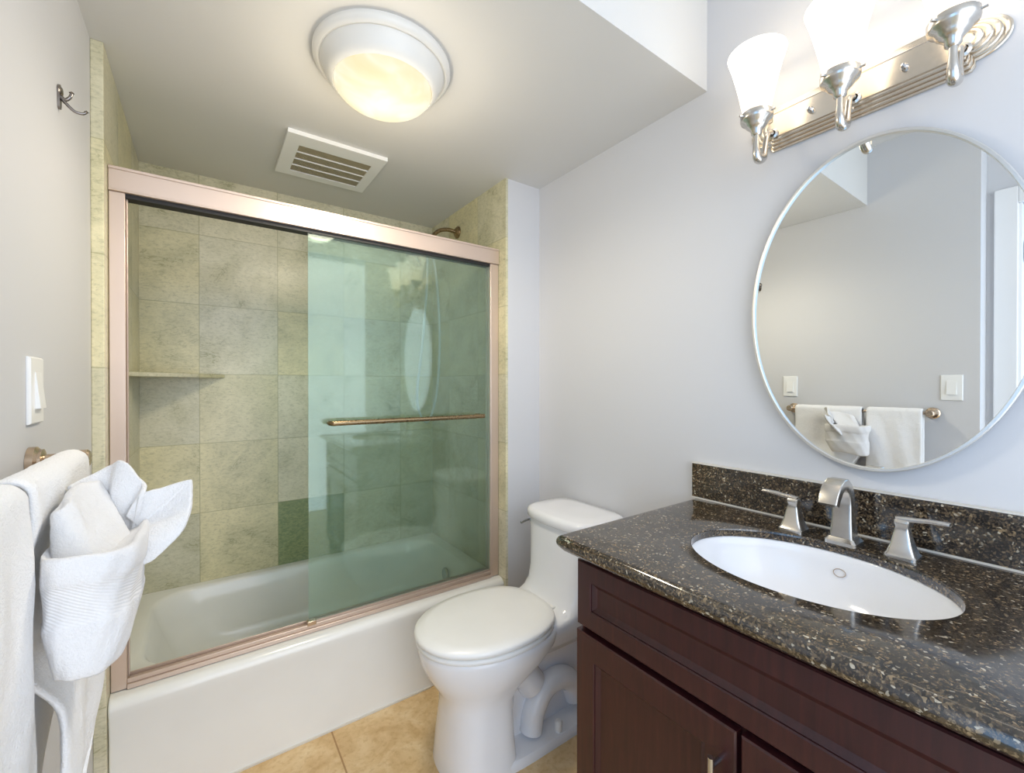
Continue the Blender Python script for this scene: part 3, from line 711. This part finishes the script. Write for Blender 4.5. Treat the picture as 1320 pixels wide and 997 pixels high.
lathe(bm, [(0, -.004), (.004, 0), (0, .004)], (XL+.043, hy+.003, hz-.016), n=12); link_mesh('lower_prong', bm, 'pewter', t)
bm = bmesh.new(); tube(bm, [(XL+.004, hy, hz+.002), (XL+.011, hy, hz-.003), (XL+.018, hy-.002, hz+.003), (XL+.021, hy-.002, hz+.012)], lambda q: .0036-.0008*q, n=10)
lathe(bm, [(0, -.004), (.0045, 0), (0, .004)], (XL+.021, hy-.002, hz+.014), n=12); link_mesh('upper_prong', bm, 'pewter', t)

# towel bar
BX, BZ = XL+.060, 1.104
t = thing('towel_bar', (XL, .81, BZ), 'brushed nickel towel bar, warm reflection painted into its colour, carrying the white towels', 'towel bar')
bm = bmesh.new(); tube(bm, [(BX, .505, BZ), (BX, 1.121, BZ)], .0075, n=18, smooth=False); link_mesh('rail', bm, 'nickel_warm', t)
for y in (.512, 1.106):
    bm = bmesh.new(); lathe(bm, [(.027, .0003), (.027, .010), (.022, .014), (.022, .018), (.0125, .021), (.0125, .045), (.0165, .048), (.0165, .074), (.013, .078), (0, .078)], (XL, y, BZ), 'X', n=32, cap0=True); link_mesh('bracket', bm, 'nickel_warm', t, angle=30)

# ============================================================ TOWELS
def drape(y0, y1, zf, zb, ri, th, ny=30, bulge=lambda y, z: 0.0, wav=.003, seed=1, skew=0.0, layers=1):
    """cloth folded over the bar: closed cross-section swept along Y"""
    rnd = random.Random(seed); ph = [rnd.uniform(0, 6.28) for _ in range(6)]
    bm = bmesh.new(); rings = []
    for j in range(ny+1):
        v = j/ny; y = y0+(y1-y0)*v
        e = min(v, 1-v)*(y1-y0); k = min(1.0, e/.010); k = sqrt(max(0, 1-(1-k)**2)); tt = th*(.35+.65*k)
        mid = ri+th/2; ro, rin = mid+tt/2, mid-tt/2
        pr = []; nz = 22
        def w(z, side):
            d = max(0, (BZ-z)); return (wav*sin(9*d+ph[0]+14*v)+wav*.7*sin(23*d+ph[1]-9*v)) * min(1, d*8)
        for i in range(nz+1): z = zf+(BZ-zf)*i/nz; pr.append((ro+w(z, 0)+bulge(y, z), z-BZ))
        for i in range(1, 16): a = pi*i/16; pr.append((ro*cos(a)+bulge(y, BZ)*(1-i/16), ro*sin(a)*(1)))
        for i in range(nz+1): z = BZ-(BZ-zb)*i/nz; pr.append((-ro-.3*w(z, 1), z-BZ))
        for i in range(nz+1): z = zb+(BZ-zb)*i/nz; pr.append((-rin-.3*w(z, 1), z-BZ))
        for i in range(1, 16): a = pi-pi*i/16; pr.append((rin*cos(a)+bulge(y, BZ)*(i/16), rin*sin(a)))
        for i in range(nz+1): z = BZ-(BZ-zf)*i/nz; pr.append((rin+w(z, 0)+bulge(y, z), z-BZ))
        rings.append([(BX+px_, y+skew*max(0, BZ-(BZ+pz))*(.5-v), BZ+pz) for px_, pz in pr])
    R = loft(bm, rings, False, False); m = len(R[0])
    for r, fl in ((R[0], 1), (R[-1], -1)):
        for i in range(m//2-1): bm.faces.new([r[i], r[i+1], r[m-2-i], r[m-1-i]][::fl])
    return bm

def sheet(bm, fn, nu, nv, th):
    """thick cloth from a parametric surface fn(u, v)"""
    P = [[Vector(fn(i/nu, j/nv)) for j in range(nv+1)] for i in range(nu+1)]
    V = {}
    for side in (0, 1):
        for i in range(nu+1):
            for j in range(nv+1):
                du = P[min(i+1, nu)][j]-P[max(i-1, 0)][j]; dv = P[i][min(j+1, nv)]-P[i][max(j-1, 0)]
                nrm = du.cross(dv); nrm = nrm.normalized() if nrm.length > 1e-9 else Vector((0, 0, 1))
                V[side, i, j] = bm.verts.new(P[i][j]+nrm*(th/2 if side else -th/2))
    for i in range(nu):
        for j in range(nv):
            for s in (0, 1): bm.faces.new([V[s, i, j], V[s, i+1, j], V[s, i+1, j+1], V[s, i, j+1]][::1 if s else -1])
    for i in range(nu):
        for j in (0, nv): bm.faces.new([V[0, i, j], V[1, i, j], V[1, i+1, j], V[0, i+1, j]])
    for j in range(nv):
        for i in (0, nu): bm.faces.new([V[0, i, j], V[0, i, j+1], V[1, i, j+1], V[1, i, j]])

def fluff(o, lump=.004, fine=.0016, sub=1):
    """soft lumps and loops of terry cloth as real relief"""
    if sub:
        m = o.modifiers.new('soft', 'SUBSURF'); m.levels = sub; m.render_levels = sub
    for nm, sz, st in (('lumps', .045, lump), ('loops', .006, fine)):
        tx = bpy.data.textures.get(nm)
        if tx is None: tx = bpy.data.textures.new(nm, 'CLOUDS'); tx.noise_scale = sz; tx.noise_depth = 2
        m = o.modifiers.new(nm, 'DISPLACE'); m.texture = tx; m.strength = st; m.mid_level = .5; m.texture_coords = 'LOCAL'
    return o
def sm(a, b, x): t = max(0, min(1, (x-a)/(b-a))); return t*t*(3-2*t)

# bath towel nearer the doorway
bm = drape(.535, .748, .50, .60, .0125, .011, bulge=lambda y, z: .006*sm(0, .1, BZ-z), seed=3, ny=26)
tag(fluff(link_mesh('bath_towel', bm, 'terry_bath', angle=180), .002, .0012), 'smooth white bath towel folded over the bar nearer the doorway', 'towel', 'white bath towels on the towel bar')
# bath towel nearer the tub: swells above the wrap, held back behind it, gathered below
def bl(y, z):
    d = BZ-z
    up = .004*sm(.80, .90, y)*(1-sm(.98, 1.07, y))*sm(-.03, .03, d)*(1-sm(.05, .10, d))
    behind = -.012*sm(.04, .08, d)*(1-sm(.20, .24, d))*(1-sm(.94, .99, y))
    below = .022*sm(.235, .30, d)*(1-.55*sm(.36, .50, d))
    return up+behind+below
bm = drape(.766, 1.075, .56, .62, .0125, .011, bulge=bl, seed=8, wav=.004, ny=40)
for v in bm.verts:
    d = BZ-v.co.z; q = (v.co.y-.766)/.309
    v.co.y -= 1.15*max(0, d-.35)*q*q; v.co.y += .040*sm(.2, .3, d)*(1-q)
tag(fluff(link_mesh('bath_towel', bm, 'terry_bath', angle=180), .003, .0014), 'white bath towel hanging on the bar behind the wrapped hand towel', 'towel', 'white bath towels on the towel bar')

# decorative hand towel: wrapped band with fanned tips
t = thing('hand_towel', (-.12, .835, .89), 'white hand towel wrapped and fanned like a flower in front of the bath towels', 'towel')
bm = bmesh.new(); rings = []
CXB, CYB = -.119, .816
prof = [(.898, .020, .060, -.020), (.886, .026, .070, -.016), (.889, .032, .076, -.014), (.905, .038, .082, -.010), (.925, .0425, .086, -.006), (.944, .046, .090, -.002), (.949, .0465, .0905, 0), (.953, .044, .0885, 0), (.968, .0445, .089, 0), (.988, .046, .0905, 0), (.994, .0465, .091, 0), (.998, .050, .094, 0), (1.006, .0525, .096, 0), (1.018, .0535, .0965, 0), (1.028, .053, .096, 0), (1.034, .049, .092, 0), (1.032, .043, .086, 0), (1.018, .038, .080, 0)]
for z, rx, ry, dy in prof:
    ring = []
    for i in range(64):
        a = 2*pi*i/64; c, s_ = cos(a), sin(a); rb = rx if c > 0 else max(.034, min(rx, .046))
        x = CXB+rb*abs(c)**(.85 if c > 0 else .5)*(1 if c > 0 else -1); y = CYB+dy+ry*abs(s_)**(.85 if c > 0 else .5)*(1 if s_ > 0 else -1)
        wv = .0018*sin(5*a+z*60)+.0012*sin(11*a-z*90)
        ring.append((x+wv*max(0, c), y+wv*s_, z+.06*(y-CYB)*max(0, (.95-z)/.06)+.0025*sin(3*a+1)))
    rings.append(ring)
loft(bm, rings); fluff(link_mesh('wrapped_band', bm, 'terryband', t, angle=180), .0025, .0012)
def fan(base, tips, pleat, npl, th, curl=0.0, nu=18, nv=40, ph=0.0):
    """pleated fan: base polyline -> tip polyline with folds growing outwards"""
    Bc = catmull(base, 12); Tc = catmull(tips, 12)
    def at_(C, q): f = q*(len(C)-1); i = min(int(f), len(C)-2); return C[i].lerp(C[i+1], f-i)
    def fn(u, v):
        p = at_(Bc, v).lerp(at_(Tc, v), u); d = (at_(Tc, v)-at_(Bc, v)); ac = (at_(Tc, min(1, v+.02))-at_(Tc, max(0, v-.02)))
        nrm = d.cross(ac); nrm = nrm.normalized() if nrm.length > 1e-9 else Vector((1, 0, 0))
        w = sin(2*pi*npl*v+ph); w = (1 if w > 0 else -1)*abs(w)**.7
        return p+nrm*(pleat*(.45+.55*sin(pi*min(1, u*.75)))*w+curl*u*u)
    bm = bmesh.new(); sheet(bm, fn, nu, nv, th); return bm
# upper fan, opening towards the mirror
bm = fan([(-.136, .850, 1.020), (-.120, .868, 1.020), (-.103, .875, 1.020), (-.090, .868, 1.018)],
         [(-.152, .870, 1.098), (-.134, .890, 1.108), (-.118, .900, 1.119), (-.108, .898, 1.124), (-.096, .890, 1.115), (-.089, .880, 1.093), (-.092, .872, 1.068)], .009, 1.1, .007, curl=.010, ph=.6)
fluff(link_mesh('upper_fan', bm, 'terry', t, angle=180), .0015, .0009)
# soft inner fold rising from the wrap to the bath towel
bm = fan([(-.152, .800, 1.008), (-.146, .775, 1.008), (-.120, .768, 1.010), (-.098, .790, 1.012), (-.090, .835, 1.012)],
         [(-.157, .835, 1.088), (-.157, .800, 1.076), (-.150, .815, 1.086), (-.146, .860, 1.100), (-.132, .900, 1.094)], .005, 1.2, .012, curl=.003, ph=2.2)
fluff(link_mesh('inner_fold', bm, 'terry', t, angle=180), .004, .0012)
# outward fan
bm = fan([(-.096, .866, 1.040), (-.089, .862, 1.030), (-.082, .855, 1.021), (-.080, .846, 1.012), (-.084, .838, 1.004)],
         [(-.078, .882, 1.064), (-.055, .882, 1.077), (-.030, .876, 1.089), (-.020, .869, 1.089), (-.0175, .861, 1.068), (-.018, .853, 1.042), (-.026, .848, 1.016), (-.044, .844, .996), (-.064, .838, .980), (-.080, .836, .976)], .015, 1.0, .008, curl=-.004, nu=22, nv=70, ph=-.5)
fluff(link_mesh('outer_fan', bm, 'terry', t, angle=180), .0015, .0009)
